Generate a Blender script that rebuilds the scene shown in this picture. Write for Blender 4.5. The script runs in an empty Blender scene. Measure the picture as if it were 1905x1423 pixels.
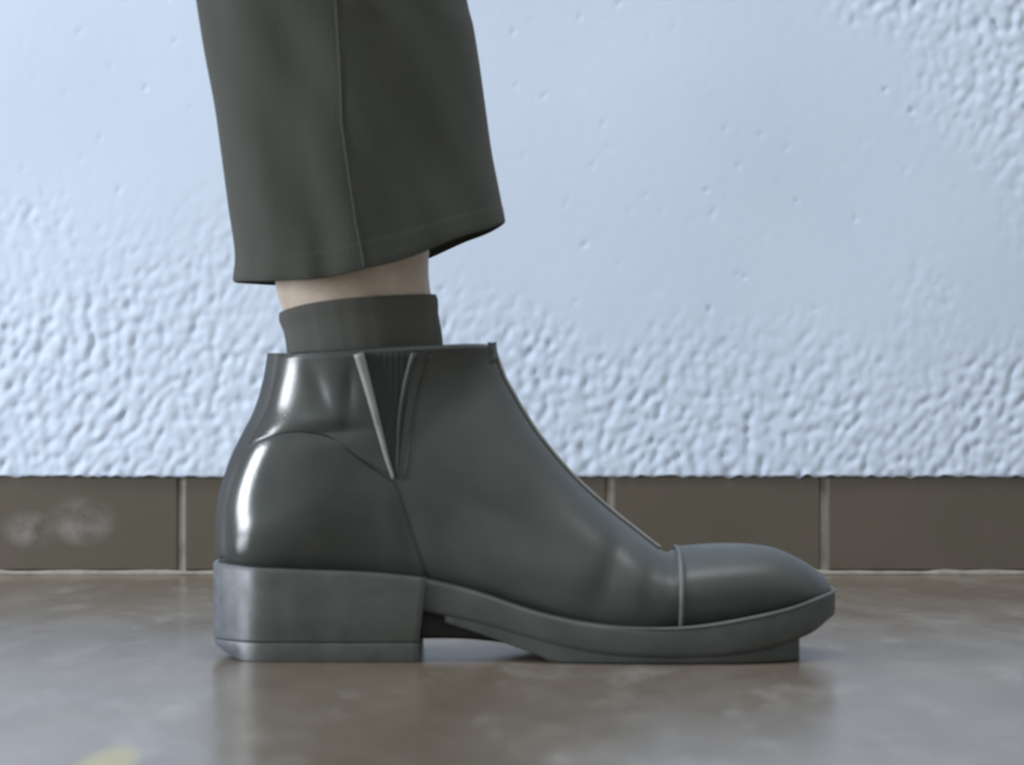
import bpy, math
import numpy as np
from mathutils import Vector

C = bpy.context.scene.collection
SC = bpy.context.scene

# ---------------------------------------------------------------- camera
F = 5589.0            # focal length in pixels of the 1905 x 1423 frame
CAM_Y, CAM_H = -1.5, 0.1492
HORIZON, CX = 662.0, 952.5
cam = bpy.data.cameras.new('camera')
cam.sensor_width = 36.0
cam.lens = F / 1905.0 * 36.0
cam.shift_y = -(711.5 - HORIZON) / 1905.0
cam.clip_start = 0.05
cam.dof.use_dof = True
cam.dof.focus_distance = 1.72
cam.dof.aperture_fstop = 10.0
cam_o = bpy.data.objects.new('camera', cam)
C.objects.link(cam_o)
cam_o.location = (0, CAM_Y, CAM_H)
cam_o.rotation_euler = (math.pi / 2, 0, 0)
SC.camera = cam_o

# ---------------------------------------------------------------- world, lights, exposure
w = bpy.data.worlds.new('world')
SC.world = w
w.use_nodes = True
bg = w.node_tree.nodes['Background']
bg.inputs['Color'].default_value = (0.94, 0.98, 0.97, 1)
bg.inputs['Strength'].default_value = 0.55


def area(name, loc, target, sx, sy, power, col):
    l = bpy.data.lights.new(name, 'AREA')
    l.shape = 'RECTANGLE'
    l.size, l.size_y = sx, sy
    l.energy = power
    l.color = col
    o = bpy.data.objects.new(name, l)
    C.objects.link(o)
    o.location = loc
    o.rotation_euler = (Vector(target) - Vector(loc)).to_track_quat('-Z', 'Y').to_euler()
    return o


area('daylight_left', (-1.55, -0.36, 0.31), (0.0, 0.02, 0.15), 0.42, 0.50, 22.0, (0.86, 0.93, 1.0))
area('daylight_above', (0.05, -0.22, 1.75), (0.0, 0.35, 0.1), 1.2, 0.6, 15.0, (0.93, 0.97, 1.0))

SC.view_settings.view_transform = 'Standard'
SC.view_settings.look = 'None'
SC.view_settings.gamma = 1.0
SC.view_settings.use_curve_mapping = False
SC.view_settings.exposure = 0.17


# ---------------------------------------------------------------- helpers
def P(px, py, Y=0.0):
    d = Y - CAM_Y
    return ((px - CX) / F * d, CAM_H - (py - HORIZON) / F * d)


def sstep(a, b, x):
    t = np.clip((np.asarray(x, float) - a) / (b - a), 0, 1)
    return t * t * (3 - 2 * t)


def mesh(name, verts, faces, mat, parent=None, smooth=True):
    me = bpy.data.meshes.new(name)
    me.from_pydata([tuple(map(float, v)) for v in verts], [], faces)
    me.materials.append(mat)
    if smooth:
        me.polygons.foreach_set('use_smooth', [True] * len(me.polygons))
    me.update()
    o = bpy.data.objects.new(name, me)
    C.objects.link(o)
    if parent is not None:
        o.parent = parent
    return o


def fix_normals(o):
    import bmesh
    bm = bmesh.new()
    bm.from_mesh(o.data)
    bmesh.ops.remove_doubles(bm, verts=bm.verts, dist=1e-6)
    bmesh.ops.recalc_face_normals(bm, faces=bm.faces)
    bm.to_mesh(o.data)
    bm.free()
    return o


def grid_faces(n, m, wrap=False, off=0, flip=False):
    fs = []
    for i in range(n - 1):
        for j in range(m if wrap else m - 1):
            k = (j + 1) % m
            q = (off + i * m + j, off + i * m + k, off + (i + 1) * m + k, off + (i + 1) * m + j)
            fs.append(q[::-1] if flip else q)
    return fs


def interp(tab, x):
    tab = np.array(tab, float)
    return np.interp(x, tab[:, 0], tab[:, 1])


def smooth_interp(tab, x):
    """monotone-ish cubic (Catmull-Rom tangents) through a table of (x, y)"""
    tab = np.array(tab, float)
    xs, ys = tab[:, 0], tab[:, 1]
    m = np.gradient(ys, xs)
    x = np.clip(x, xs[0], xs[-1])
    i = np.clip(np.searchsorted(xs, x) - 1, 0, len(xs) - 2)
    h = xs[i + 1] - xs[i]
    t = (x - xs[i]) / h
    return ((2 * t**3 - 3 * t**2 + 1) * ys[i] + (t**3 - 2 * t**2 + t) * h * m[i]
            + (-2 * t**3 + 3 * t**2) * ys[i + 1] + (t**3 - t**2) * h * m[i + 1])


def poly_resample(pts, n, power=1.0, closed=False):
    pts = np.array(pts, float)
    d = np.r_[0, np.cumsum(np.hypot(*np.diff(pts, axis=0).T))]
    s = np.linspace(0, 1, n) ** power * d[-1]
    return np.c_[smooth_interp(np.c_[d, pts[:, 0]], s), smooth_interp(np.c_[d, pts[:, 1]], s)]


def tube(path, r, k=8):
    """tube along a 3-D polyline; returns verts, faces"""
    path = np.array(path, float)
    n = len(path)
    tan = np.gradient(path, axis=0)
    tan /= np.linalg.norm(tan, axis=1)[:, None] + 1e-12
    up = np.array([0.31, 0.87, 0.37])
    a = np.cross(tan, up); a /= np.linalg.norm(a, axis=1)[:, None]
    b = np.cross(tan, a)
    V = []
    rr = np.full(n, r) if np.isscalar(r) else np.asarray(r)
    for i in range(n):
        for j in range(k):
            q = 2 * math.pi * j / k
            V.append(path[i] + rr[i] * (a[i] * math.cos(q) + b[i] * math.sin(q)))
    Fc = grid_faces(n, k, wrap=True)
    Fc.append(tuple(range(k))[::-1])
    Fc.append(tuple((n - 1) * k + j for j in range(k)))
    return V, Fc


class Loft:
    """closed sections in planes seen edge-on from the side: each runs from a
    lower/back point B to an upper/front point T, with a half width."""

    def __init__(self, sections, wfun, pfun, disp=None):
        B = np.array([P(a, b) for a, b, c, d in sections])
        T = np.array([P(c, d) for a, b, c, d in sections])
        self.n = len(sections)
        self.D = np.c_[B, T]
        self.wfun, self.pfun, self.disp = wfun, pfun, disp

    def BT(self, u):
        D, n = self.D, self.n
        u = np.clip(np.asarray(u, float), 0, n - 1)
        i = np.clip(u.astype(int), 0, n - 2)
        t = (u - i)[..., None]
        g = lambda k: D[np.clip(k, 0, n - 1)]
        p0, p1, p2, p3 = g(i - 1), g(i), g(i + 1), g(i + 2)
        r = 0.5 * (2 * p1 + (p2 - p0) * t + (2 * p0 - 5 * p1 + 4 * p2 - p3) * t**2
                   + (3 * p1 - p0 - 3 * p2 + p3) * t**3)
        return r[..., :2], r[..., 2:]

    def at(self, u, th):
        u, th = np.broadcast_arrays(np.asarray(u, float), np.asarray(th, float))
        B, T = self.BT(u)
        t = (1 - np.cos(th)) / 2
        s = np.sin(th)
        q = B + t[..., None] * (T - B)
        wv = self.wfun(u, t, q[..., 0], q[..., 1])
        pb, pt = self.pfun(u)
        p = pb + (pt - pb) * t
        y = wv * np.maximum(np.abs(s), 1e-9) ** p
        if self.disp is not None:
            y = y + self.disp(u, t, q[..., 0], q[..., 1]) * np.minimum(1, np.abs(s) * 2)
        return np.stack([q[..., 0], -np.sign(s) * y, q[..., 1]], -1)

    def normal(self, u, th):
        e1, e2 = 1e-3, 1e-3
        a = self.at(np.clip(u + e1, 0, self.n - 1), th) - self.at(np.clip(u - e1, 0, self.n - 1), th)
        b = self.at(u, th + e2) - self.at(u, th - e2)
        nn = np.cross(a, b)
        l = np.linalg.norm(nn, axis=-1)[..., None]
        nn = nn / np.maximum(l, 1e-12)
        B, T = self.BT(u)
        c = (B + T) / 2
        pos = self.at(u, th)
        out = pos - np.stack([c[..., 0], 0 * c[..., 0], c[..., 1]], -1)
        sg = np.sign((nn * out).sum(-1))[..., None]
        return nn * np.where(sg == 0, 1, sg)

    def off(self, u, th, d):
        return self.at(u, th) + self.normal(u, th) * np.asarray(d)[..., None] if not np.isscalar(d) \
            else self.at(u, th) + self.normal(u, th) * d

    def inv(self, px, py):
        """pixel on the near side -> (u, th)"""
        px = np.asarray(px, float); py = np.asarray(py, float)
        shp = px.shape
        px, py = px.ravel(), py.ravel()
        us = np.linspace(0, self.n - 1, 900)
        B, T = self.BT(us)
        Y = np.full(px.shape, -0.035)
        for it in range(4):
            d = Y - CAM_Y
            X = (px - CX) / F * d
            Z = CAM_H - (py - HORIZON) / F * d
            c = ((T[:, 0] - B[:, 0])[None] * (Z[:, None] - B[None, :, 1])
                 - (T[:, 1] - B[:, 1])[None] * (X[:, None] - B[None, :, 0]))
            L2 = ((T - B) ** 2).sum(1)
            tt = ((X[:, None] - B[None, :, 0]) * (T - B)[None, :, 0] + (Z[:, None] - B[None, :, 1]) * (T - B)[None, :, 1]) / L2
            dist = np.abs(c) / np.sqrt(L2)[None] + np.maximum(0, -tt) * 0.05 + np.maximum(0, tt - 1) * 0.05
            k = dist.argmin(1)
            r = np.arange(len(px))
            k2 = np.clip(k, 1, len(us) - 2)
            # refine linearly between neighbours
            c0, c1 = c[r, k2 - 1], c[r, k2 + 1]
            fr = np.where(np.abs(c1 - c0) > 1e-12, -c0 / (c1 - c0 + 1e-15), 0.5)
            u = np.where((fr >= 0) & (fr <= 1), us[k2 - 1] + fr * (us[k2 + 1] - us[k2 - 1]), us[k])
            Bu, Tu = self.BT(u)
            v = Tu - Bu
            t = ((X - Bu[:, 0]) * v[:, 0] + (Z - Bu[:, 1]) * v[:, 1]) / (v ** 2).sum(1)
            t = np.clip(t, 0, 1)
            th = np.arccos(1 - 2 * t)
            Y = self.at(u, th)[:, 1]
        return u.reshape(shp), th.reshape(shp)

    def shell(self, name, mat, parent, u0, u1, nu, nt, d=0.0, cap0=False, cap1=False):
        us = np.linspace(u0, u1, nu)
        th = np.arange(nt) / nt * 2 * math.pi + 1e-6
        U, TH = np.meshgrid(us, th, indexing='ij')
        V = self.at(U, TH) if d == 0 else self.off(U, TH, d)
        V = V.reshape(-1, 3)
        fc = grid_faces(nu, nt, wrap=True)
        if cap0: fc.append(tuple(range(nt)))
        if cap1: fc.append(tuple((nu - 1) * nt + j for j in range(nt)))
        return fix_normals(mesh(name, V, fc, mat, parent))


def patch(loft, name, mat, parent, lower, upper, n, m, d, both=True, cluster=1.0, edge=0.0004, dfun=None):
    """panel lying on a loft: ruled in side view between a lower and an upper
    pixel curve (column i joins lower[i] to upper[i]); raised by d at its middle"""
    a = poly_resample(lower, n, cluster)
    b = poly_resample(upper, n, cluster)
    s = np.linspace(0, 1, m)
    px = a[:, None, 0] + s[None] * (b[:, None, 0] - a[:, None, 0])
    py = a[:, None, 1] + s[None] * (b[:, None, 1] - a[:, None, 1])
    U, TH = loft.inv(px, py)
    # thickness: full inside, down to a hair on the border
    dd = np.full((n, m), d)
    if dfun is not None:
        dd = dd + dfun(px, py)
    top = loft.off(U, TH, dd)
    sk = loft.off(U, TH, np.full((n, m), -0.0006))
    loops = [(i, 0) for i in range(n)] + [(n - 1, j) for j in range(1, m)] \
        + [(i, m - 1) for i in range(n - 2, -1, -1)] + [(0, j) for j in range(m - 2, 0, -1)]
    V = list(top.reshape(-1, 3))
    fc = grid_faces(n, m)
    base = len(V)
    for i, j in loops:
        V.append(sk[i, j])
    L = len(loops)
    for q in range(L):
        i, j = loops[q]; i2, j2 = loops[(q + 1) % L]
        fc.append((i * m + j, i2 * m + j2, base + (q + 1) % L, base + q))
    V = np.array(V)
    if both == 'split':
        fix_normals(mesh(name, V * np.array([1, -1, 1]), [f[::-1] for f in fc], mat, parent))
    elif both:
        V2 = V * np.array([1, -1, 1])
        fc2 = [tuple(k + len(V) for k in f[::-1]) for f in fc]
        V = np.r_[V, V2]
        fc = fc + fc2
    o = mesh(name, V, fc, mat, parent)
    return fix_normals(o)


def surf_path(loft, pts, n, d, mirror=1):
    q = poly_resample(pts, n)
    U, TH = loft.inv(q[:, 0], q[:, 1])
    v = loft.off(U, TH, d)
    v[:, 1] *= mirror
    return v


# ---------------------------------------------------------------- materials
def material(name, base, rough=0.5, spec=0.5):
    m = bpy.data.materials.new(name)
    m.use_nodes = True
    nt = m.node_tree
    b = nt.nodes['Principled BSDF']
    b.inputs['Base Color'].default_value = (*base, 1)
    b.inputs['Roughness'].default_value = rough
    b.inputs['Specular IOR Level'].default_value = spec
    return m, nt, b


def noise(nt, scale, detail=4, rough=0.55, vec=None):
    n = nt.nodes.new('ShaderNodeTexNoise')
    n.inputs['Scale'].default_value = scale
    n.inputs['Detail'].default_value = detail
    n.inputs['Roughness'].default_value = rough
    if vec is not None:
        nt.links.new(vec, n.inputs['Vector'])
    return n


def coords(nt, scale=(1, 1, 1), which='Object'):
    tc = nt.nodes.new('ShaderNodeTexCoord')
    mp = nt.nodes.new('ShaderNodeMapping')
    mp.inputs['Scale'].default_value = scale
    nt.links.new(tc.outputs[which], mp.inputs['Vector'])
    return mp.outputs['Vector']


def ramp(nt, fac, stops):
    r = nt.nodes.new('ShaderNodeValToRGB')
    while len(r.color_ramp.elements) < len(stops):
        r.color_ramp.elements.new(0.5)
    for e, (p, c) in zip(r.color_ramp.elements, stops):
        e.position = p
        e.color = (*c, 1) if len(c) == 3 else c
    nt.links.new(fac, r.inputs['Fac'])
    return r


def bump(nt, b, h, strength, dist):
    n = nt.nodes.new('ShaderNodeBump')
    n.inputs['Strength'].default_value = strength
    n.inputs['Distance'].default_value = dist
    nt.links.new(h, n.inputs['Height'])
    nt.links.new(n.outputs['Normal'], b.inputs['Normal'])


def leather(name, dark, light, r0, r1, sc=30.0, polish=None):
    m, nt, b = material(name, dark, r0)
    v = coords(nt)
    n1 = noise(nt, sc, 5, 0.6, v)
    nt.links.new(ramp(nt, n1.outputs['Fac'], [(0.3, dark), (0.7, light)]).outputs['Color'], b.inputs['Base Color'])
    n2 = noise(nt, sc * 0.8, 3, 0.5, v)
    rg = ramp(nt, n2.outputs['Fac'], [(0.3, (r0,) * 3), (0.7, (r1,) * 3)]).outputs['Color']
    if polish:                       # rougher away from the polished heel: worn and dusty towards the toe
        sp = nt.nodes.new('ShaderNodeSeparateXYZ')
        nt.links.new(v, sp.inputs['Vector'])
        mr = nt.nodes.new('ShaderNodeMapRange')
        mr.inputs['From Min'].default_value, mr.inputs['From Max'].default_value = polish[0], polish[1]
        mr.inputs['To Min'].default_value, mr.inputs['To Max'].default_value = polish[2], 1.0
        nt.links.new(sp.outputs['X'], mr.inputs['Value'])
        mu = nt.nodes.new('ShaderNodeMath'); mu.operation = 'MULTIPLY'
        nt.links.new(rg, mu.inputs[0]); nt.links.new(mr.outputs['Result'], mu.inputs[1])
        rg = mu.outputs[0]
    nt.links.new(rg, b.inputs['Roughness'])
    n3 = noise(nt, 900, 2, 0.5, v)
    bump(nt, b, n3.outputs['Fac'], 0.12, 0.0004)
    return m


M_LEATHER = leather('black_boot_leather', (0.042, 0.047, 0.045), (0.062, 0.068, 0.065), 0.40, 0.54, 30.0, (P(500, 0)[0], P(760, 0)[0], 0.36))
M_VAMP = M_LEATHER
M_STAY = leather('matt_black_leather', (0.020, 0.023, 0.024), (0.030, 0.033, 0.034), 0.55, 0.7)
M_SOLE = leather('worn_black_rubber', (0.036, 0.041, 0.038), (0.060, 0.066, 0.063), 0.42, 0.6, 60)
M_HEEL = leather('heel_stack_lit_back', (0.048, 0.053, 0.048), (0.076, 0.081, 0.075), 0.36, 0.5, 70)
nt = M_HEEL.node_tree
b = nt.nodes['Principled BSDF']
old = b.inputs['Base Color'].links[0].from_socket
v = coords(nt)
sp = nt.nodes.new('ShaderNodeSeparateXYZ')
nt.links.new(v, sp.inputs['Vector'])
mr = nt.nodes.new('ShaderNodeMapRange')          # light on the back of the heel, painted in as a mottled paler tone
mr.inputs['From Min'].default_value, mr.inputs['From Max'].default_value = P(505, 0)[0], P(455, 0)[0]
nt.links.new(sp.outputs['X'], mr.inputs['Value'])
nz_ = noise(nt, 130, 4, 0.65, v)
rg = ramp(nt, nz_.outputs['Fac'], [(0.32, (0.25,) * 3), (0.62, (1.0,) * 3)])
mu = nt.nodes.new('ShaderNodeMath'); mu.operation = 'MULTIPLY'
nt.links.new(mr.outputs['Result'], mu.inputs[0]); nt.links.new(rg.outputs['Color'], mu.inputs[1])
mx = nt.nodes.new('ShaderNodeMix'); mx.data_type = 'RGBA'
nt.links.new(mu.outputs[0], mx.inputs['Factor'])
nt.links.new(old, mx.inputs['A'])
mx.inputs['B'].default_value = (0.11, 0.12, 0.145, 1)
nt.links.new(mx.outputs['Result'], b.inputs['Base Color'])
M_EDGE = leather('highlight_leather_edge', (0.20, 0.21, 0.205), (0.30, 0.31, 0.30), 0.4, 0.5, 80)  # pale tone paints the highlight on gusset binding and front ridge
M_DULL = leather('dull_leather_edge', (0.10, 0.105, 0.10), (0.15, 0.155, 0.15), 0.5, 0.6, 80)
M_LINING, _, _ = material('boot_lining', (0.03, 0.03, 0.028), 0.8)

M_ELASTIC, nt, b = material('black_elastic', (0.034, 0.041, 0.038), 0.8, 0.3)
wv = nt.nodes.new('ShaderNodeTexWave')
wv.inputs['Scale'].default_value = 110
nt.links.new(coords(nt), wv.inputs['Vector'])
bump(nt, b, wv.outputs['Fac'], 0.5, 0.0006)


def cloth(name, dark, light, scale):
    m, nt, b = material(name, dark, 0.9, 0.2)
    b.inputs['Sheen Weight'].default_value = 0.05
    b.inputs['Sheen Roughness'].default_value = 0.5
    v = coords(nt, (1, 1, 0.35))
    n1 = noise(nt, 24, 5, 0.6, v)
    nt.links.new(ramp(nt, n1.outputs['Fac'], [(0.3, dark), (0.7, light)]).outputs['Color'], b.inputs['Base Color'])
    n2 = noise(nt, scale, 3, 0.7, coords(nt))
    bump(nt, b, n2.outputs['Fac'], 0.4, 0.0008)
    return m


M_TROUSER = cloth('dark_wool_cloth', (0.047, 0.050, 0.043), (0.062, 0.065, 0.057), 700)
M_SEAM = cloth('seam_cloth', (0.060, 0.063, 0.055), (0.076, 0.079, 0.070), 700)
M_SOCK = cloth('black_knit', (0.070, 0.071, 0.064), (0.088, 0.089, 0.081), 900)

M_SKIN, nt, b = material('skin', (0.42, 0.31, 0.235), 0.5, 0.4)
b.inputs['Subsurface Weight'].default_value = 0.05
b.inputs['Subsurface Radius'].default_value = (0.01, 0.004, 0.002)
n1 = noise(nt, 60, 4, 0.6, coords(nt))
nt.links.new(ramp(nt, n1.outputs['Fac'], [(0.3, (0.38, 0.30, 0.235)), (0.7, (0.50, 0.41, 0.335))]).outputs['Color'], b.inputs['Base Color'])

M_STUCCO, nt, b = material('white_stucco', (0.70, 0.755, 0.83), 0.75, 0.3)
n1 = noise(nt, 5, 4, 0.6, coords(nt))
nt.links.new(ramp(nt, n1.outputs['Fac'], [(0.3, (0.505, 0.575, 0.70)), (0.7, (0.545, 0.613, 0.735))]).outputs['Color'], b.inputs['Base Color'])
n2 = noise(nt, 260, 3, 0.6, coords(nt))
bump(nt, b, n2.outputs['Fac'], 0.10, 0.001)

M_TILE, nt, b = material('brown_glazed_tile', (0.085, 0.070, 0.052), 0.42)
geo = nt.nodes.new('ShaderNodeNewGeometry')
n1 = noise(nt, 9, 5, 0.6, geo.outputs['Position'])
base = ramp(nt, n1.outputs['Fac'], [(0.3, (0.075, 0.066, 0.048)), (0.55, (0.088, 0.074, 0.056)), (0.75, (0.104, 0.079, 0.064))])
# pale scuffs on the leftmost tile: a worn patch with its own outline
sep = nt.nodes.new('ShaderNodeSeparateXYZ')
nt.links.new(geo.outputs['Position'], sep.inputs['Vector'])


def mathn(nt, op, a, b_=None, c=None, clamp=False):
    n = nt.nodes.new('ShaderNodeMath')
    n.operation = op
    n.use_clamp = clamp
    for k, v in enumerate((a, b_, c)):
        if v is None: continue
        if isinstance(v, (int, float)): n.inputs[k].default_value = v
        else: nt.links.new(v, n.inputs[k])
    return n.outputs[0]


def blob(nt, sx, sy, cx, cy, rx, ry):
    """1 inside an ellipse about (cx, cy), falling to 0"""
    a = mathn(nt, 'DIVIDE', mathn(nt, 'SUBTRACT', sx, cx), rx)
    c = mathn(nt, 'DIVIDE', mathn(nt, 'SUBTRACT', sy, cy), ry)
    r2 = mathn(nt, 'ADD', mathn(nt, 'MULTIPLY', a, a), mathn(nt, 'MULTIPLY', c, c))
    return mathn(nt, 'SUBTRACT', 1.0, r2, clamp=True)


sx, sz = P(55, 985, 0.543); s2x, s2z = P(150, 970, 0.543)
e1 = blob(nt, sep.outputs['X'], sep.outputs['Z'], sx, sz, 0.022, 0.014)
e2 = blob(nt, sep.outputs['X'], sep.outputs['Z'], s2x, s2z, 0.026, 0.018)
nn = noise(nt, 60, 3, 0.6, geo.outputs['Position'])
sc_ = mathn(nt, 'MULTIPLY', mathn(nt, 'MAXIMUM', e1, e2), mathn(nt, 'MULTIPLY', mathn(nt, 'SUBTRACT', nn.outputs['Fac'], 0.36, clamp=True), 3.2), clamp=True)
mx = nt.nodes.new('ShaderNodeMix'); mx.data_type = 'RGBA'
nt.links.new(sc_, mx.inputs['Factor'])
nt.links.new(base.outputs['Color'], mx.inputs['A'])
mx.inputs['B'].default_value = (0.19, 0.175, 0.165, 1)
nt.links.new(mx.outputs['Result'], b.inputs['Base Color'])
n2 = noise(nt, 140, 3, 0.6, geo.outputs['Position'])
bump(nt, b, n2.outputs['Fac'], 0.12, 0.001)

M_GROUT, nt, b = material('pale_grout', (0.22, 0.20, 0.17), 0.85, 0.2)
n1 = noise(nt, 90, 4, 0.6, coords(nt))
nt.links.new(ramp(nt, n1.outputs['Fac'], [(0.3, (0.22, 0.20, 0.17)), (0.7, (0.33, 0.30, 0.26))]).outputs['Color'], b.inputs['Base Color'])

M_FLOOR, nt, b = material('polished_brown_floor', (0.20, 0.18, 0.155), 0.32, 0.6)
b.inputs['IOR'].default_value = 1.85
geo = nt.nodes.new('ShaderNodeNewGeometry')
mp = nt.nodes.new('ShaderNodeMapping')
mp.inputs['Scale'].default_value = (1.0, 0.45, 1)
nt.links.new(geo.outputs['Position'], mp.inputs['Vector'])
n1 = noise(nt, 14, 6, 0.6, mp.outputs['Vector'])
base = ramp(nt, n1.outputs['Fac'], [(0.28, (0.125, 0.097, 0.070)), (0.5, (0.160, 0.130, 0.099)), (0.72, (0.215, 0.183, 0.150))])
mpd = nt.nodes.new('ShaderNodeMapping')          # pale scuffs and dust dragged across the floor
mpd.inputs['Scale'].default_value = (14, 4.5, 1)
mpd.inputs['Rotation'].default_value = (0, 0, 0.25)
nt.links.new(geo.outputs['Position'], mpd.inputs['Vector'])
nd = noise(nt, 1.6, 7, 0.68, mpd.outputs['Vector'])
dust = ramp(nt, nd.outputs['Fac'], [(0.54, (0, 0, 0)), (0.74, (0.5,) * 3)])
mxd = nt.nodes.new('ShaderNodeMix'); mxd.data_type = 'RGBA'
nt.links.new(dust.outputs['Color'], mxd.inputs['Factor'])
nt.links.new(base.outputs['Color'], mxd.inputs['A'])
mxd.inputs['B'].default_value = (0.42, 0.40, 0.38, 1)
sep = nt.nodes.new('ShaderNodeSeparateXYZ')
nt.links.new(geo.outputs['Position'], sep.inputs['Vector'])
# a faint yellow patch added near the front edge of what is seen
yst = F * CAM_H / (1423 - HORIZON) + CAM_Y
e1 = blob(nt, sep.outputs['X'], sep.outputs['Y'], (196 - CX) / F * (yst - CAM_Y), yst, 0.0115, 0.055)
mx = nt.nodes.new('ShaderNodeMix'); mx.data_type = 'RGBA'
nt.links.new(mathn(nt, 'MULTIPLY', mathn(nt, 'POWER', e1, 0.35), 0.75), mx.inputs['Factor'])
nt.links.new(mxd.outputs['Result'], mx.inputs['A'])
mx.inputs['B'].default_value = (0.42, 0.35, 0.07, 1)
nt.links.new(mx.outputs['Result'], b.inputs['Base Color'])
n2 = noise(nt, 22, 5, 0.65, mp.outputs['Vector'])
nt.links.new(ramp(nt, n2.outputs['Fac'], [(0.3, (0.19,) * 3), (0.7, (0.28,) * 3)]).outputs['Color'], b.inputs['Roughness'])
n3 = noise(nt, 60, 4, 0.6, mp.outputs['Vector'])
bump(nt, b, n3.outputs['Fac'], 0.05, 0.002)

# ---------------------------------------------------------------- setting
WALL_Y = 0.541


def struct(o):
    o['kind'] = 'structure'
    return o


# floor: one slab
fx0, fx1, fy0, fy1 = -3.0, 3.0, -2.5, 0.60
V = [(x, y, z) for z in (-0.05, 0.0) for x, y in ((fx0, fy0), (fx1, fy0), (fx1, fy1), (fx0, fy1))]
o = struct(mesh('floor', V, [(4, 5, 6, 7), (3, 2, 1, 0), (0, 1, 5, 4), (1, 2, 6, 5), (2, 3, 7, 6), (3, 0, 4, 7)], M_FLOOR, smooth=False))
o['label'] = 'glossy grey-brown floor with scuffs and an added faint yellow patch'

# stucco wall with real relief
rng = np.random.default_rng(7)
ZB = P(0, 886, WALL_Y)[1]
X0, X1, Z1 = -1.0, 1.0, 0.62
st = 0.0018
nx = int((X1 - X0) / st) + 1
nz = int((Z1 - ZB) / st) + 1
xs = np.linspace(X0, X1, nx)
zs = np.linspace(ZB, Z1, nz)


def field(ang, s_long, s_short, seed):
    r = np.random.default_rng(seed)
    nxx, nzz = nx + 64, nz + 64
    n = r.standard_normal((nzz, nxx))
    fz = np.fft.fftfreq(nzz, st)[:, None]
    fx = np.fft.fftfreq(nxx, st)[None]
    ca, sa = math.cos(ang), math.sin(ang)
    fl = fx * ca + fz * sa
    fs = -fx * sa + fz * ca
    g = np.exp(-2 * math.pi**2 * ((fl * s_long)**2 + (fs * s_short)**2))
    lo = np.exp(-2 * math.pi**2 * ((fx**2 + fz**2) * (s_long * 1.6)**2))
    q = np.fft.ifft2(np.fft.fft2(n) * (g * (1 - lo))).real[:nz, :nx]
    return q / q.std()


a = field(math.radians(62), 0.0034, 0.0017, 1)
bfd = field(math.radians(95), 0.0036, 0.0018, 2)
cfd = field(math.radians(75), 0.0022, 0.0018, 3)
sel = field(0, 0.03, 0.03, 4)
k = 1 / (1 + np.exp(-2.5 * sel))
h = (a * k + bfd * (1 - k)) * 0.75 + cfd * 0.65
h /= h.std()
XX, ZZ = np.meshgrid(xs, zs)
pxw = XX / (WALL_Y - CAM_Y) * F + CX
pyw = HORIZON - (ZZ - CAM_H) / (WALL_Y - CAM_Y) * F
wob = field(0.3, 0.02, 0.02, 5) * 45
edge_l = interp([(-2000, 420), (0, 440), (260, 430), (520, 520), (820, 560), (1100, 640), (1500, 650), (1905, 600), (4000, 560)], pxw)
m_low = sstep(-110, 190, pyw + wob - edge_l)
m_tr = sstep(-60, 260, (pxw - 1500) * 0.72 - pyw * 0.66 + wob)
mask = np.maximum(m_low, m_tr)
relief = np.where(h > 0, 0.30 * h, 0.75 * h)
relief = np.clip(relief, -1.9, 0.8)
pits = -np.maximum(0, -cfd - a * 0.5 - 2.7) * 1.2          # lone pits on the smoothed part
disp = (relief * (0.04 + 0.96 * mask) + pits * (1 - mask) * 0.7) * 0.00115
und = field(0, 0.05, 0.05, 6) * 0.0006
fade = sstep(0, 0.15, XX - X0) * sstep(0, 0.15, X1 - XX) * sstep(0, 0.12, Z1 - ZZ)
yw = WALL_Y - (disp + und) * fade
zz = ZZ + np.where(np.arange(nz)[:, None] == 0, h * 0.0005 * fade, 0)
V = np.stack([XX, yw, zz], -1).reshape(-1, 3)
idx = np.arange(nx * nz).reshape(nz, nx)
fc = np.stack([idx[:-1, :-1], idx[:-1, 1:], idx[1:, 1:], idx[1:, :-1]], -1).reshape(-1, 4)
extra = []
fcs = [tuple(map(int, f)) for f in fc]
# underside return of the stucco edge
b0 = len(V)
ret = np.stack([xs, np.full(nx, WALL_Y + 0.02), zz[0]], -1)
for i in range(nx - 1):
    fcs.append((int(idx[0, i]), b0 + i, b0 + i + 1, int(idx[0, i + 1])))
V = np.r_[V, ret]
# flat continuation left, right and above
b1 = len(V)
TOPZ = 2.3
ext = np.array([(-3, WALL_Y, ZB), (X0, WALL_Y, ZB), (X0, WALL_Y, Z1), (-3, WALL_Y, Z1),
                (X1, WALL_Y, ZB), (3, WALL_Y, ZB), (3, WALL_Y, Z1), (X1, WALL_Y, Z1),
                (-3, WALL_Y, TOPZ), (3, WALL_Y, TOPZ)])
V = np.r_[V, ext]
fcs += [(b1, b1 + 1, b1 + 2, b1 + 3), (b1 + 4, b1 + 5, b1 + 6, b1 + 7)]
fcs.append((b1 + 3, b1 + 2, b1 + 7, b1 + 6, b1 + 9, b1 + 8))
me = bpy.data.meshes.new('wall_back')
me.from_pydata(V.tolist(), [], fcs)
me.materials.append(M_STUCCO)
me.polygons.foreach_set('use_smooth', [True] * len(me.polygons))
o = bpy.data.objects.new('wall_back', me)
C.objects.link(o)
struct(o)
o['label'] = 'white stucco wall, rough and pitted low down and smoother above'

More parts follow.
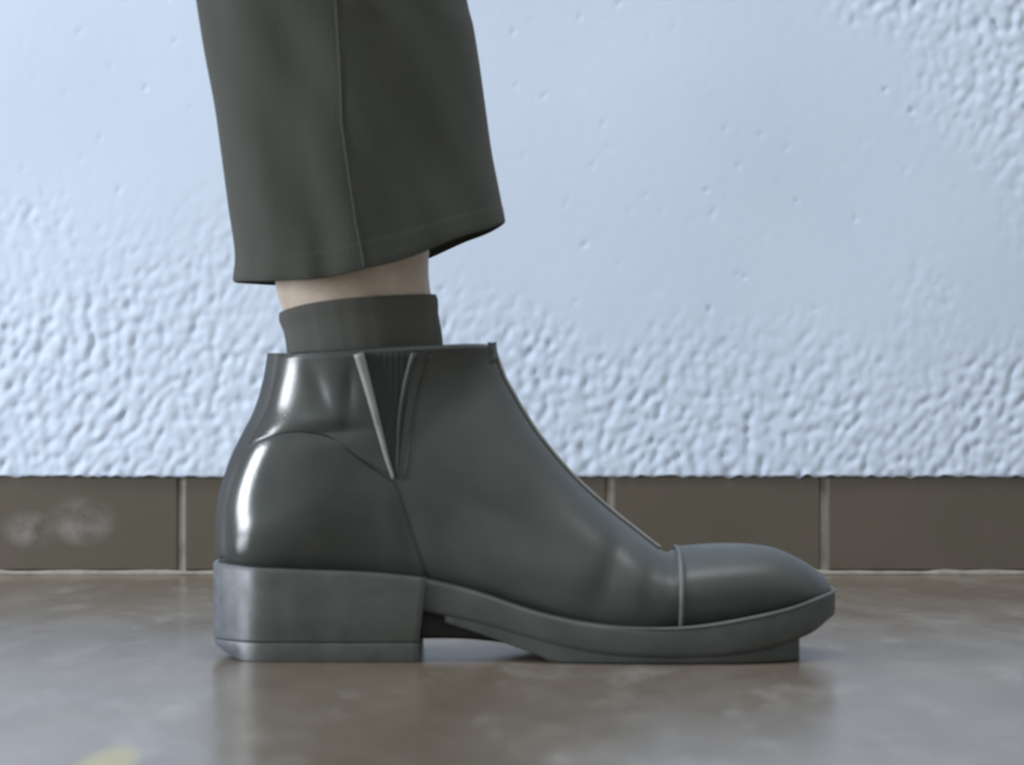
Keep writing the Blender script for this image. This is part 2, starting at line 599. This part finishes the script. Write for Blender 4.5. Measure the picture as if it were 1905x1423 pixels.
# baseboard: grout bed with one object per tile
TY = WALL_Y + 0.0035
GH = ZB + 0.012
bw = 3.0
V = [(-bw, TY + 0.0025, 0), (bw, TY + 0.0025, 0), (bw, TY + 0.0025, GH), (-bw, TY + 0.0025, GH),
     (-bw, TY + 0.03, 0), (bw, TY + 0.03, 0), (bw, TY + 0.03, GH), (-bw, TY + 0.03, GH)]
baseb = struct(mesh('baseboard_back', V, [(0, 1, 2, 3), (5, 4, 7, 6), (0, 4, 5, 1), (3, 2, 6, 7), (0, 3, 7, 4), (1, 5, 6, 2)], M_GROUT, smooth=False))
baseb['label'] = 'row of brown glazed skirting tiles with pale grout joints'
x_ref = P(338, 0, TY)[0]
pitch = (P(1533, 0, TY)[0] - x_ref) / 3
gap = 0.0050
hw, z0, z1, bv = (pitch - gap) / 2, 0.0032, ZB + 0.008, 0.0012
tv = []
for (dx, yy) in ((0, 0.012), (0, bv), (bv, 0.0)):
    tv += [(-hw + dx, yy, z0 + dx), (hw - dx, yy, z0 + dx), (hw - dx, yy, z1), (-hw + dx, yy, z1)]
tf = []
for r in range(2):
    for j in range(4):
        k2 = (j + 1) % 4
        tf.append((r * 4 + j, r * 4 + k2, (r + 1) * 4 + k2, (r + 1) * 4 + j))
tf += [(8, 9, 10, 11), (3, 2, 1, 0)]
tme = bpy.data.meshes.new('tile')
tme.from_pydata(tv, [], tf)
tme.materials.append(M_TILE)
tme.update()
for i in range(-8, 16):
    t = bpy.data.objects.new('tile', tme)
    C.objects.link(t)
    t.parent = baseb
    t.location = (x_ref + (i + 0.5) * pitch, TY + rng.uniform(-0.0003, 0.0003), 0)
    t.rotation_euler = (0, 0, rng.uniform(-0.003, 0.003))
# crumbly bead of grout where tiles meet floor
n = 700
bx = np.linspace(-1.2, 1.2, n)
rr = 0.0022 + 0.0007 * np.interp(bx, np.linspace(-1.2, 1.2, 160), rng.standard_normal(160)).clip(-1.6, 1.8)
V, fc = tube(np.c_[bx, np.full(n, TY + 0.0005), np.full(n, 0.0013)], rr, 8)
mesh('grout_bead', V, fc, M_GROUT, baseb)

# ---------------------------------------------------------------- person
person = bpy.data.objects.new('person', None)
C.objects.link(person)
person.location = (0, 0, 0)
person['label'] = 'person seen from shin down in dark trousers, black sock and black leather ankle boot'
person['category'] = 'person'


# --- the leg: one continuous body from toes to knee
def leg_w(u, t, X, Z):
    tab = [(0, .010), (1, .027), (2, .036), (3, .037), (4, .034), (5, .030), (6, .028), (7, .027), (8, .027), (9, .028),
           (10, .029), (11, .030), (12, .031), (13, .031), (14, .032), (15, .036), (16, .044), (17, .049), (18, .052), (19, .050), (20, .048)]
    return smooth_interp(tab, u)


def leg_p(u):
    return np.full_like(u, 0.80), np.full_like(u, 0.85)


LEG = Loft([(1440, 1112, 1442, 1098), (1405, 1125, 1412, 1066), (1300, 1140, 1310, 1055), (1180, 1140, 1215, 1045),
            (1050, 1120, 1110, 985), (900, 1080, 1000, 890), (720, 1052, 920, 818), (560, 1046, 872, 765),
            (480, 1020, 848, 728), (470, 940, 832, 700), (500, 845, 822, 678), (531, 748, 817, 660),
            (541, 660, 815, 625), (528, 584, 802, 550), (514, 535, 797, 500), (503, 440, 800, 420),
            (450, 200, 800, 200), (410, 0, 775, 0), (330, -400, 740, -400), (280, -900, 720, -900), (260, -1200, 700, -1200)],
           leg_w, leg_p)
body = LEG.shell('leg', M_SKIN, person, 0, 20, 120, 48, cap0=True, cap1=True)
body['label'] = 'bare ankle showing as a narrow strip between trouser hem and sock'

# --- sock
nt_ = 64
th = np.arange(nt_) / nt_ * 2 * math.pi + 1e-6
nu = 40
tt = (1 - np.cos(th)) / 2
utop = 13.02 + 0.20 * np.sin(math.pi * tt ** 0.65) ** 1.0
U = 7.0 + np.linspace(0, 1, nu)[:, None] * (utop - 7.0)[None]
TH = np.broadcast_to(th, U.shape)
rib = 0.0003 * np.cos(TH * 40)
d_out = 0.0018 + rib
d_out[-3:] += np.array([0.0006, 0.0010, 0.0004])[:, None]
outer = LEG.off(U, TH, d_out).reshape(-1, 3)
rim = LEG.off(U[-1:], TH[-1:], np.full((1, nt_), 0.0002)).reshape(-1, 3)
V = np.r_[outer, rim]
fix_normals(mesh('sock', V, grid_faces(nu + 1, nt_, wrap=True), M_SOCK, person))['label'] = 'black ribbed ankle sock'


# --- trouser leg
def tr_w(u, t, X, Z):
    return smooth_interp([(0, .052), (2, .053), (5, .056), (8, .062), (10, .064)], u)


def tr_p(u):
    return np.full_like(u, 0.80), np.full_like(u, 0.95)


def tr_d(u, t, X, Z):
    return (0.0007 * np.sin(t * 9 + u * 0.7) * np.cos(u * 0.8 + 0.5)
            + 0.0009 * np.sin(t * 17 + 1.3 - u * 0.5) + 0.0007 * np.sin(t * 26 + u * 1.7)
            - 0.0030 * np.exp(-((t - 0.36 + 0.012 * u) / 0.05) ** 2) * np.exp(-u / 2.0)
            + 0.0020 * np.exp(-((t - 0.16) / 0.05) ** 2) * np.exp(-u / 2.0))


TR = Loft([(435, 523, 940, 413), (438, 470, 929, 355), (426, 385, 915, 283), (412, 280, 904, 205), (400, 195, 893, 125),
           (382, 100, 881, 50), (366, 0, 867, -10), (335, -200, 835, -210), (290, -500, 800, -510), (240, -900, 775, -900),
           (215, -1200, 765, -1200)], tr_w, tr_p, tr_d)
nt_, nu = 128, 110
th = np.arange(nt_) / nt_ * 2 * math.pi + 1e-6
tt = (1 - np.cos(th)) / 2
us = np.linspace(0, 1, nu) ** 1.3 * 10
U, TH = np.meshgrid(us, th, indexing='ij')


def tr_surface(U, TH, d):
    v = TR.off(U, TH, d) if not (np.isscalar(d) and d == 0) else TR.at(U, TH)
    t = (1 - np.cos(TH)) / 2
    sag = smooth_interp([(0, 0), (0.17, 20), (0.33, 34), (0.5, 36), (0.7, 29), (0.85, 13), (0.95, 7), (1, 0)], t) * 1.5 / F
    v[..., 2] -= sag * np.exp(-U / 0.8)
    return v


out = tr_surface(U, TH, 0)
inn = tr_surface(U[:60], TH[:60], -0.0016)
rimv = tr_surface(U[:1] + 0.0, TH[:1], -0.0008); rimv[..., 2] -= 0.0007
V = np.r_[out[::-1].reshape(-1, 3), rimv.reshape(-1, 3), inn.reshape(-1, 3)]
rows = nu + 1 + 60
fc = grid_faces(rows, nt_, wrap=True)
fc.append(tuple(range(nt_)))
trouser = fix_normals(mesh('trouser_leg', V, fc, M_TROUSER, person))
trouser['label'] = 'dark grey-green trouser leg ending well above the boot'
# side seam
us = np.linspace(0.02, 10, 120)
tq = interp([(0, 0.500), (1, 0.478), (3, 0.478), (6, 0.535), (10, 0.55)], us)
thq = np.arccos(1 - 2 * tq)
for sgn in (1, -1):
    pth = tr_surface(us, thq, 0.0002)
    pth[:, 1] *= sgn
    V, fc = tube(pth, 0.0006, 8)
    if sgn == 1:
        mesh('side_seam', V, fc, M_SEAM, trouser)
    else:
        mesh('inner_seam', V, fc, M_SEAM, trouser)
# hem: doubled cloth, a slightly thicker band above the edge
us = np.linspace(0.03, 0.62, 10)
U2, TH2 = np.meshgrid(us, th, indexing='ij')
prof = 0.0003 * np.minimum(1, np.minimum(np.arange(10), np.arange(9, -1, -1)) / 1.0) - 0.0001
hv = tr_surface(U2, TH2, np.broadcast_to(prof[:, None], U2.shape))
fix_normals(mesh('hem', hv.reshape(-1, 3), grid_faces(10, nt_, wrap=True), M_TROUSER, trouser))

# --- the boot
BOOT_SECT = [(1541, 1120, 1543, 1106), (1533, 1127, 1538, 1088), (1513, 1134, 1520, 1066), (1478, 1141, 1482, 1042),
             (1425, 1150, 1430, 1022), (1350, 1160, 1350, 1016), (1263, 1167, 1263, 1021), (1215, 1170, 1236, 1026),
             (1140, 1166, 1180, 985), (1050, 1152, 1112, 930), (940, 1125, 1055, 875), (820, 1086, 1003, 812),
             (680, 1068, 972, 765), (560, 1064, 952, 730), (465, 1064, 938, 705), (420, 1046, 932, 690),
             (413, 990, 928, 680), (418, 925, 925, 671), (442, 850, 922, 663), (482, 770, 920, 656),
             (500, 712, 919, 651), (509, 662, 918, 646)]


def boot_plan(X):
    px = X / 1.5 * F + CX
    return smooth_interp([(380, .034), (450, .0345), (560, .0345), (700, .0325), (820, .0325), (950, .037), (1080, .043), (1200, .0465),
                          (1300, .0465), (1380, .044), (1440, .0395), (1490, .032), (1520, .023), (1536, .013), (1544, .005), (1560, .002)], px)


def boot_w(u, t, X, Z):
    wl = boot_plan(X)
    k = sstep(0.035, 0.115, Z)
    sh = smooth_interp([(12, .036), (15, .036), (18, .037), (20, .039), (21, .041)], np.asarray(u, float))
    return wl * (1 - k) + sh * k


def boot_p(u):
    pb = smooth_interp([(0, .7), (3, .45), (6, .28), (11, .25), (13, .40), (15, .82), (18, .86), (21, .80)], u)
    pt = smooth_interp([(0, .75), (4, .70), (7, .95), (12, 1.05), (21, .95)], u)
    return pb, pt


def gpx(X, Z, px, py, rx, ry, ang=0.0):
    x0, z0 = P(px, py, -0.037)
    ca, sa = math.cos(ang), math.sin(ang)
    dx, dz = X - x0, Z - z0
    k = F / 1.463
    a_ = (dx * ca + dz * sa) * k / rx
    b_ = (-dx * sa + dz * ca) * k / ry
    return np.exp(-a_ * a_ - b_ * b_)


def boot_d(u, t, X, Z):
    g = lambda *q: gpx(X, Z, *q)
    d = 0.0
    # walking creases across the vamp
    d = d - 0.0016 * g(1140, 1040, 16, 75, -0.35) - 0.0012 * g(1212, 1050, 13, 60, -0.15)
    d = d + 0.0012 * g(1085, 1060, 40, 60, -0.3) + 0.0010 * g(1182, 1090, 26, 50)
    d = d - 0.0018 * g(930, 960, 120, 24, -0.5) + 0.0015 * g(980, 1060, 120, 40, -0.2)
    d = d - 0.0014 * g(760, 985, 20, 70, 0.3)
    # soft folds in the shaft
    d = d - 0.0009 * g(592, 722, 14, 48, 0.35) + 0.0009 * g(624, 735, 14, 55, 0.2) - 0.0016 * g(650, 730, 12, 50, -0.1)
    d = d + 0.0016 * g(606, 778, 34, 16) - 0.0022 * g(600, 806, 70, 12, 0.1)
    d = d + 0.0034 * g(490, 1005, 85, 85) 
    d = d - 0.0018 * g(850, 740, 40, 120, 0.2)
    return d


BOOT = Loft(BOOT_SECT, boot_w, boot_p, boot_d)
boot = bpy.data.objects.new('ankle_boot', None)
C.objects.link(boot)
boot.parent = person
boot['label'] = 'black leather ankle boot with elastic side gusset and stacked heel'

nu, nt_ = 150, 112
us = np.linspace(0, 21, nu)
th = np.arange(nt_) / nt_ * 2 * math.pi + 1e-6
U, TH = np.meshgrid(us, th, indexing='ij')
outv = BOOT.at(U, TH)
nin = 60
ui = np.linspace(21, 9, nin)
U2, TH2 = np.meshgrid(ui, th, indexing='ij')
inv_ = BOOT.off(U2, TH2, -0.0028)
rimv = BOOT.off(U2[:1], TH2[:1], -0.0014); rimv[..., 2] += 0.0012
V = np.r_[outv.reshape(-1, 3), rimv.reshape(-1, 3), inv_.reshape(-1, 3)]
fc = grid_faces(nu + 1 + nin, nt_, wrap=True)
fc.append(tuple(range(nt_)))
fix_normals(mesh('upper', V, fc, M_VAMP, boot))

# toe cap: wraps the toe over the upper
us = np.linspace(0, 6.06, 60)
U, TH = np.meshgrid(us, th, indexing='ij')
dd = np.minimum(0.0012, 0.0012 * (6.06 - U) / 0.02 + 0.0)
cap = BOOT.off(U, TH, dd)
fc = grid_faces(60, nt_, wrap=True)
fc.append(tuple(range(nt_)))
fix_normals(mesh('toe_cap', cap.reshape(-1, 3), fc, M_VAMP, boot))['label'] = 'plain toe cap with raised back edge'
pth = BOOT.off(np.full(80, 6.07), np.linspace(0.35, 2 * math.pi - 0.35, 80), 0.0008)
V, fc = tube(pth, 0.0013, 8)
mesh('toe_cap_seam', V, fc, M_DULL, boot)['label'] = 'pale worn seam behind the toe cap'

# quarter, counter, gusset, front panel
ctop = [(455, 838), (500, 816), (560, 803), (620, 818), (680, 862), (735, 900), (775, 922)]
patch(BOOT, 'quarter', M_LEATHER, boot,
      [(450, 836), (500, 816), (560, 803), (620, 818), (680, 858), (728, 884)],
      [(506, 663), (545, 662), (590, 660), (630, 658), (650, 657), (667, 656)], 60, 30, 0.0013, cluster=1.7)
patch(BOOT, 'heel_counter', M_LEATHER, boot,
      [(412, 1058), (450, 1068), (540, 1070), (640, 1072), (740, 1076), (800, 1086)],
      [(450, 838), (500, 816), (560, 803), (620, 818), (680, 862), (735, 900)], 70, 40, 0.0020, cluster=1.7, dfun=lambda x, y: -0.0017 * sstep(570, 720, x))
patch(BOOT, 'gusset', M_ELASTIC, boot,
      [(728, 884), (732, 888), (738, 890)], [(667, 657), (715, 656), (768, 655)], 16, 30, 0.0004, both='split')
for nm, pts, r, d, lab in (
        ('gusset_edge', [(668, 656), (685, 720), (703, 790), (722, 860), (732, 890)], np.linspace(0.0027, 0.0008, 40), 0.0010, 'leather binding behind the gusset, highlight painted in pale'),
        ('gusset_edge', [(770, 655), (757, 700), (745, 760), (740, 830), (738, 890)], np.linspace(0.0018, 0.0004, 40), 0.0008, 'dull leather binding in front of the gusset'),
        ('shaft_seam', [(800, 660), (782, 720), (766, 800), (752, 890)], np.linspace(0.0008, 0.0003, 40), 0.0004, None)):
    for sg in (1, -1):
        V, fc = tube(surf_path(BOOT, pts, 40, d, sg), r, 8)
        o = mesh(nm, V, fc, M_EDGE if (lab and 'behind' in lab) else M_SOLE, boot)
        if lab and sg == 1: o['label'] = lab
# back stay: narrow strip down the heel seam
us = np.linspace(15.2, 21.0, 50)
tw = np.linspace(-1, 1, 17)
tw_half = interp([(15, 0.40), (17, 0.50), (19, 0.56), (21, 0.52)], us)
U = np.broadcast_to(us[:, None], (50, 17))
TH = tw_half[:, None] * tw[None] + 1e-6
dprof = 0.0032 * np.sqrt(np.maximum(0, 1 - (np.abs(tw) ** 6)))[None] * np.ones((50, 1))
v = BOOT.off(U, TH, dprof - 0.0002)
v[-1, :, 2] += 0.001
fix_normals(mesh('back_stay', v.reshape(-1, 3), grid_faces(50, 17), M_STAY, boot))
# rim light painted as a pale tube along the front ridge; pull tab
us = np.linspace(7.2, 17.5, 120)
pth = BOOT.off(us, np.full(120, math.pi - 0.05), 0.0008)
V, fc = tube(pth, 0.0010, 8)
mesh('front_rim_light', V, fc, M_EDGE, boot)['label'] = 'pale tube painting the rim light down the front of the boot'
us = np.linspace(17.0, 21.0, 24)
tw = np.linspace(-1, 1, 13)
U = np.broadcast_to(us[:, None], (24, 13))
TH = math.pi + 0.32 * tw[None] * np.ones((24, 1))
lift = np.minimum(1, np.minimum(np.arange(24), 40) / 3.0)[:, None] * np.sqrt(np.maximum(0, 1 - tw ** 6))[None]
v = BOOT.off(U, TH, 0.0016 * lift)
v[-4:, :, 2] += np.array([0.0006, 0.0014, 0.0022, 0.0026])[:, None]
fix_normals(mesh('pull_tab', v.reshape(-1, 3), grid_faces(24, 13), M_VAMP, boot))


# sole pieces: slabs swept along x
def slab(name, mat, parent, pxs, half, ztop, zbot, bev=0.0015, shear=0.0, worn=None):
    X = np.array([P(a_, 0)[0] for a_ in pxs])
    V = []
    k = 0
    for x, hw_, zt, zb in zip(X, half, ztop, zbot):
        bb = min(bev, hw_ * 0.5, (zt - zb) * 0.45)
        ring = []
        for cx_, cz_, a0 in ((1, 1, 0), (-1, 1, 90), (-1, -1, 180), (1, -1, 270)):
            for q in range(4):
                an = math.radians(a0 + q * 30)
                ring.append((cx_ * (hw_ - bb) + bb * math.cos(an), (zt - bb if cz_ > 0 else zb + bb) + bb * math.sin(an)))
        for y, z in ring:
            xx = x
            if shear:
                xx = x + shear * (z - ztop.max()) * np.clip((x - X[0]) / (X[-1] - X[0]), 0, 1) ** 3
            if worn is not None and z < ztop.max() - 0.008:
                z = max(z, worn(x))
            V.append((xx, y, z))
    n_ = len(X)
    fc = grid_faces(n_, 16, wrap=True)
    fc.append(tuple(range(16)))
    fc.append(tuple((n_ - 1) * 16 + j for j in range(16)))
    return fix_normals(mesh(name, V, fc, mat, parent))


def near_z(tab, px):
    """height of pixel rows given on the near edge of the sole"""
    y = smooth_interp(tab, px)
    return CAM_H - (y - HORIZON) / F * 1.457


def to_near(px):      # near-edge pixel for a mid-plane pixel
    return CX + (px - CX) * 1.5 / 1.457


def sole_half(px, tip, heel=None, extra=0.0035):
    h_ = boot_plan(np.array([P(a_, 0)[0] for a_ in np.minimum(px, 1300)])) + extra
    L = tip - 1300
    q = np.clip((px - 1300) / L, 0, 1)
    h_ = h_ * np.maximum(0.0, 1 - q ** 2.6) ** (1 / 2.2)
    return np.maximum(h_, 0.001)


def tipspace(a_, b_, n_):
    t = np.linspace(0, 1, n_)
    return a_ + (b_ - a_) * (1 - (1 - t) ** 2.2)


WELT_TOP = [(380, 1058), (640, 1066), (790, 1079), (880, 1100), (1000, 1138), (1100, 1158), (1180, 1165), (1280, 1164), (1400, 1146), (1480, 1129), (1540, 1112), (1580, 1105)]
px = tipspace(772, 1551, 90)
zt = near_z(WELT_TOP, to_near(px))
zb = near_z([(380, 1085), (640, 1100), (780, 1140), (880, 1160), (1000, 1192), (1100, 1214), (1200, 1222), (1300, 1222), (1400, 1212), (1475, 1194), (1520, 1178), (1550, 1160), (1580, 1150)], to_near(px))
zb = np.minimum(zb, zt - 0.003)
slab('welt', M_SOLE, boot, px, sole_half(px, 1552), zt, zb, 0.003)['label'] = 'thick worn welt turning up at the toe'
pw = tipspace(1120, 1549, 60)
wy = sole_half(pw, 1552) - 0.0006
wx = np.array([P(a_, 0)[0] for a_ in pw])
wz = near_z(WELT_TOP, to_near(pw)) - 0.0004
path = np.r_[np.c_[wx, -wy, wz], np.c_[wx, wy, wz][::-1]]
rr_ = np.minimum(1, np.r_[np.arange(60), np.arange(59, -1, -1)] / 12.0 + 0.05) * 0.0009
V, fc = tube(path, rr_, 6)
mesh('welt_edge', V, fc, M_DULL, boot)['label'] = 'thin pale line along the welt round the toe'
px = tipspace(830, 1478, 70)
zt2 = near_z([(380, 1080), (640, 1090), (790, 1138), (880, 1158), (1000, 1190), (1100, 1212), (1200, 1220), (1300, 1220), (1400, 1209), (1500, 1186), (1550, 1175)], to_near(px))
zb2 = near_z([(380, 1090), (790, 1152), (880, 1178), (960, 1206), (1000, 1220), (1030, 1233), (1060, 1235), (1200, 1235), (1400, 1235), (1600, 1235)], to_near(px))
zb2 = np.maximum(zb2, 0.0002)
zt2 = np.maximum(zt2 + 0.001, zb2 + 0.0015)
slab('outsole', M_SOLE, boot, px, sole_half(px, 1500, extra=0.0015), zt2, zb2, 0.0012)


px = np.linspace(782, 1010, 30)
zt3 = near_z([(760, 1120), (800, 1135), (900, 1158), (1010, 1192)], to_near(px))
zb3 = near_z([(760, 1196), (880, 1198), (960, 1208), (1010, 1218)], to_near(px))
slab('arch_shade_fill', M_STAY, boot, px, np.full(30, 0.0215), zt3, zb3, 0.002)  # dark filler added to paint the shade under the arch


def heel_half(px, x0, base_):
    return base_ * smooth_interp([(0, .10), (2, .22), (6, .35), (18, .50), (40, .68), (62, .83), (84, .935), (108, .985), (140, 1.0), (600, 1.0)], px - x0)


t = np.linspace(0, 1, 60)
px = 398 + (800 - 398) * t ** 1.9
zt = near_z([(380, 1056), (470, 1062), (560, 1066), (700, 1072), (800, 1082)], px)
zb = np.full(60, CAM_H - (1196 - HORIZON) / F * 1.46)
slab('heel', M_HEEL, boot, px, heel_half(px, 398, 0.037), zt, zb, 0.0007, shear=0.12)['label'] = 'tall stacked heel, light on its back painted in paler'
px = 399 + (784 - 399) * t ** 1.9
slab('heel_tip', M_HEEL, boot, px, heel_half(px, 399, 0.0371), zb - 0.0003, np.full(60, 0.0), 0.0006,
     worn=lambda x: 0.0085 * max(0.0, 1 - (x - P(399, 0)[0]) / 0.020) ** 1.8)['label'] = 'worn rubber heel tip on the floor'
px = 401 + (797 - 401) * t ** 1.9
zr = near_z([(380, 1052), (470, 1058), (560, 1062), (700, 1068), (800, 1078)], px)
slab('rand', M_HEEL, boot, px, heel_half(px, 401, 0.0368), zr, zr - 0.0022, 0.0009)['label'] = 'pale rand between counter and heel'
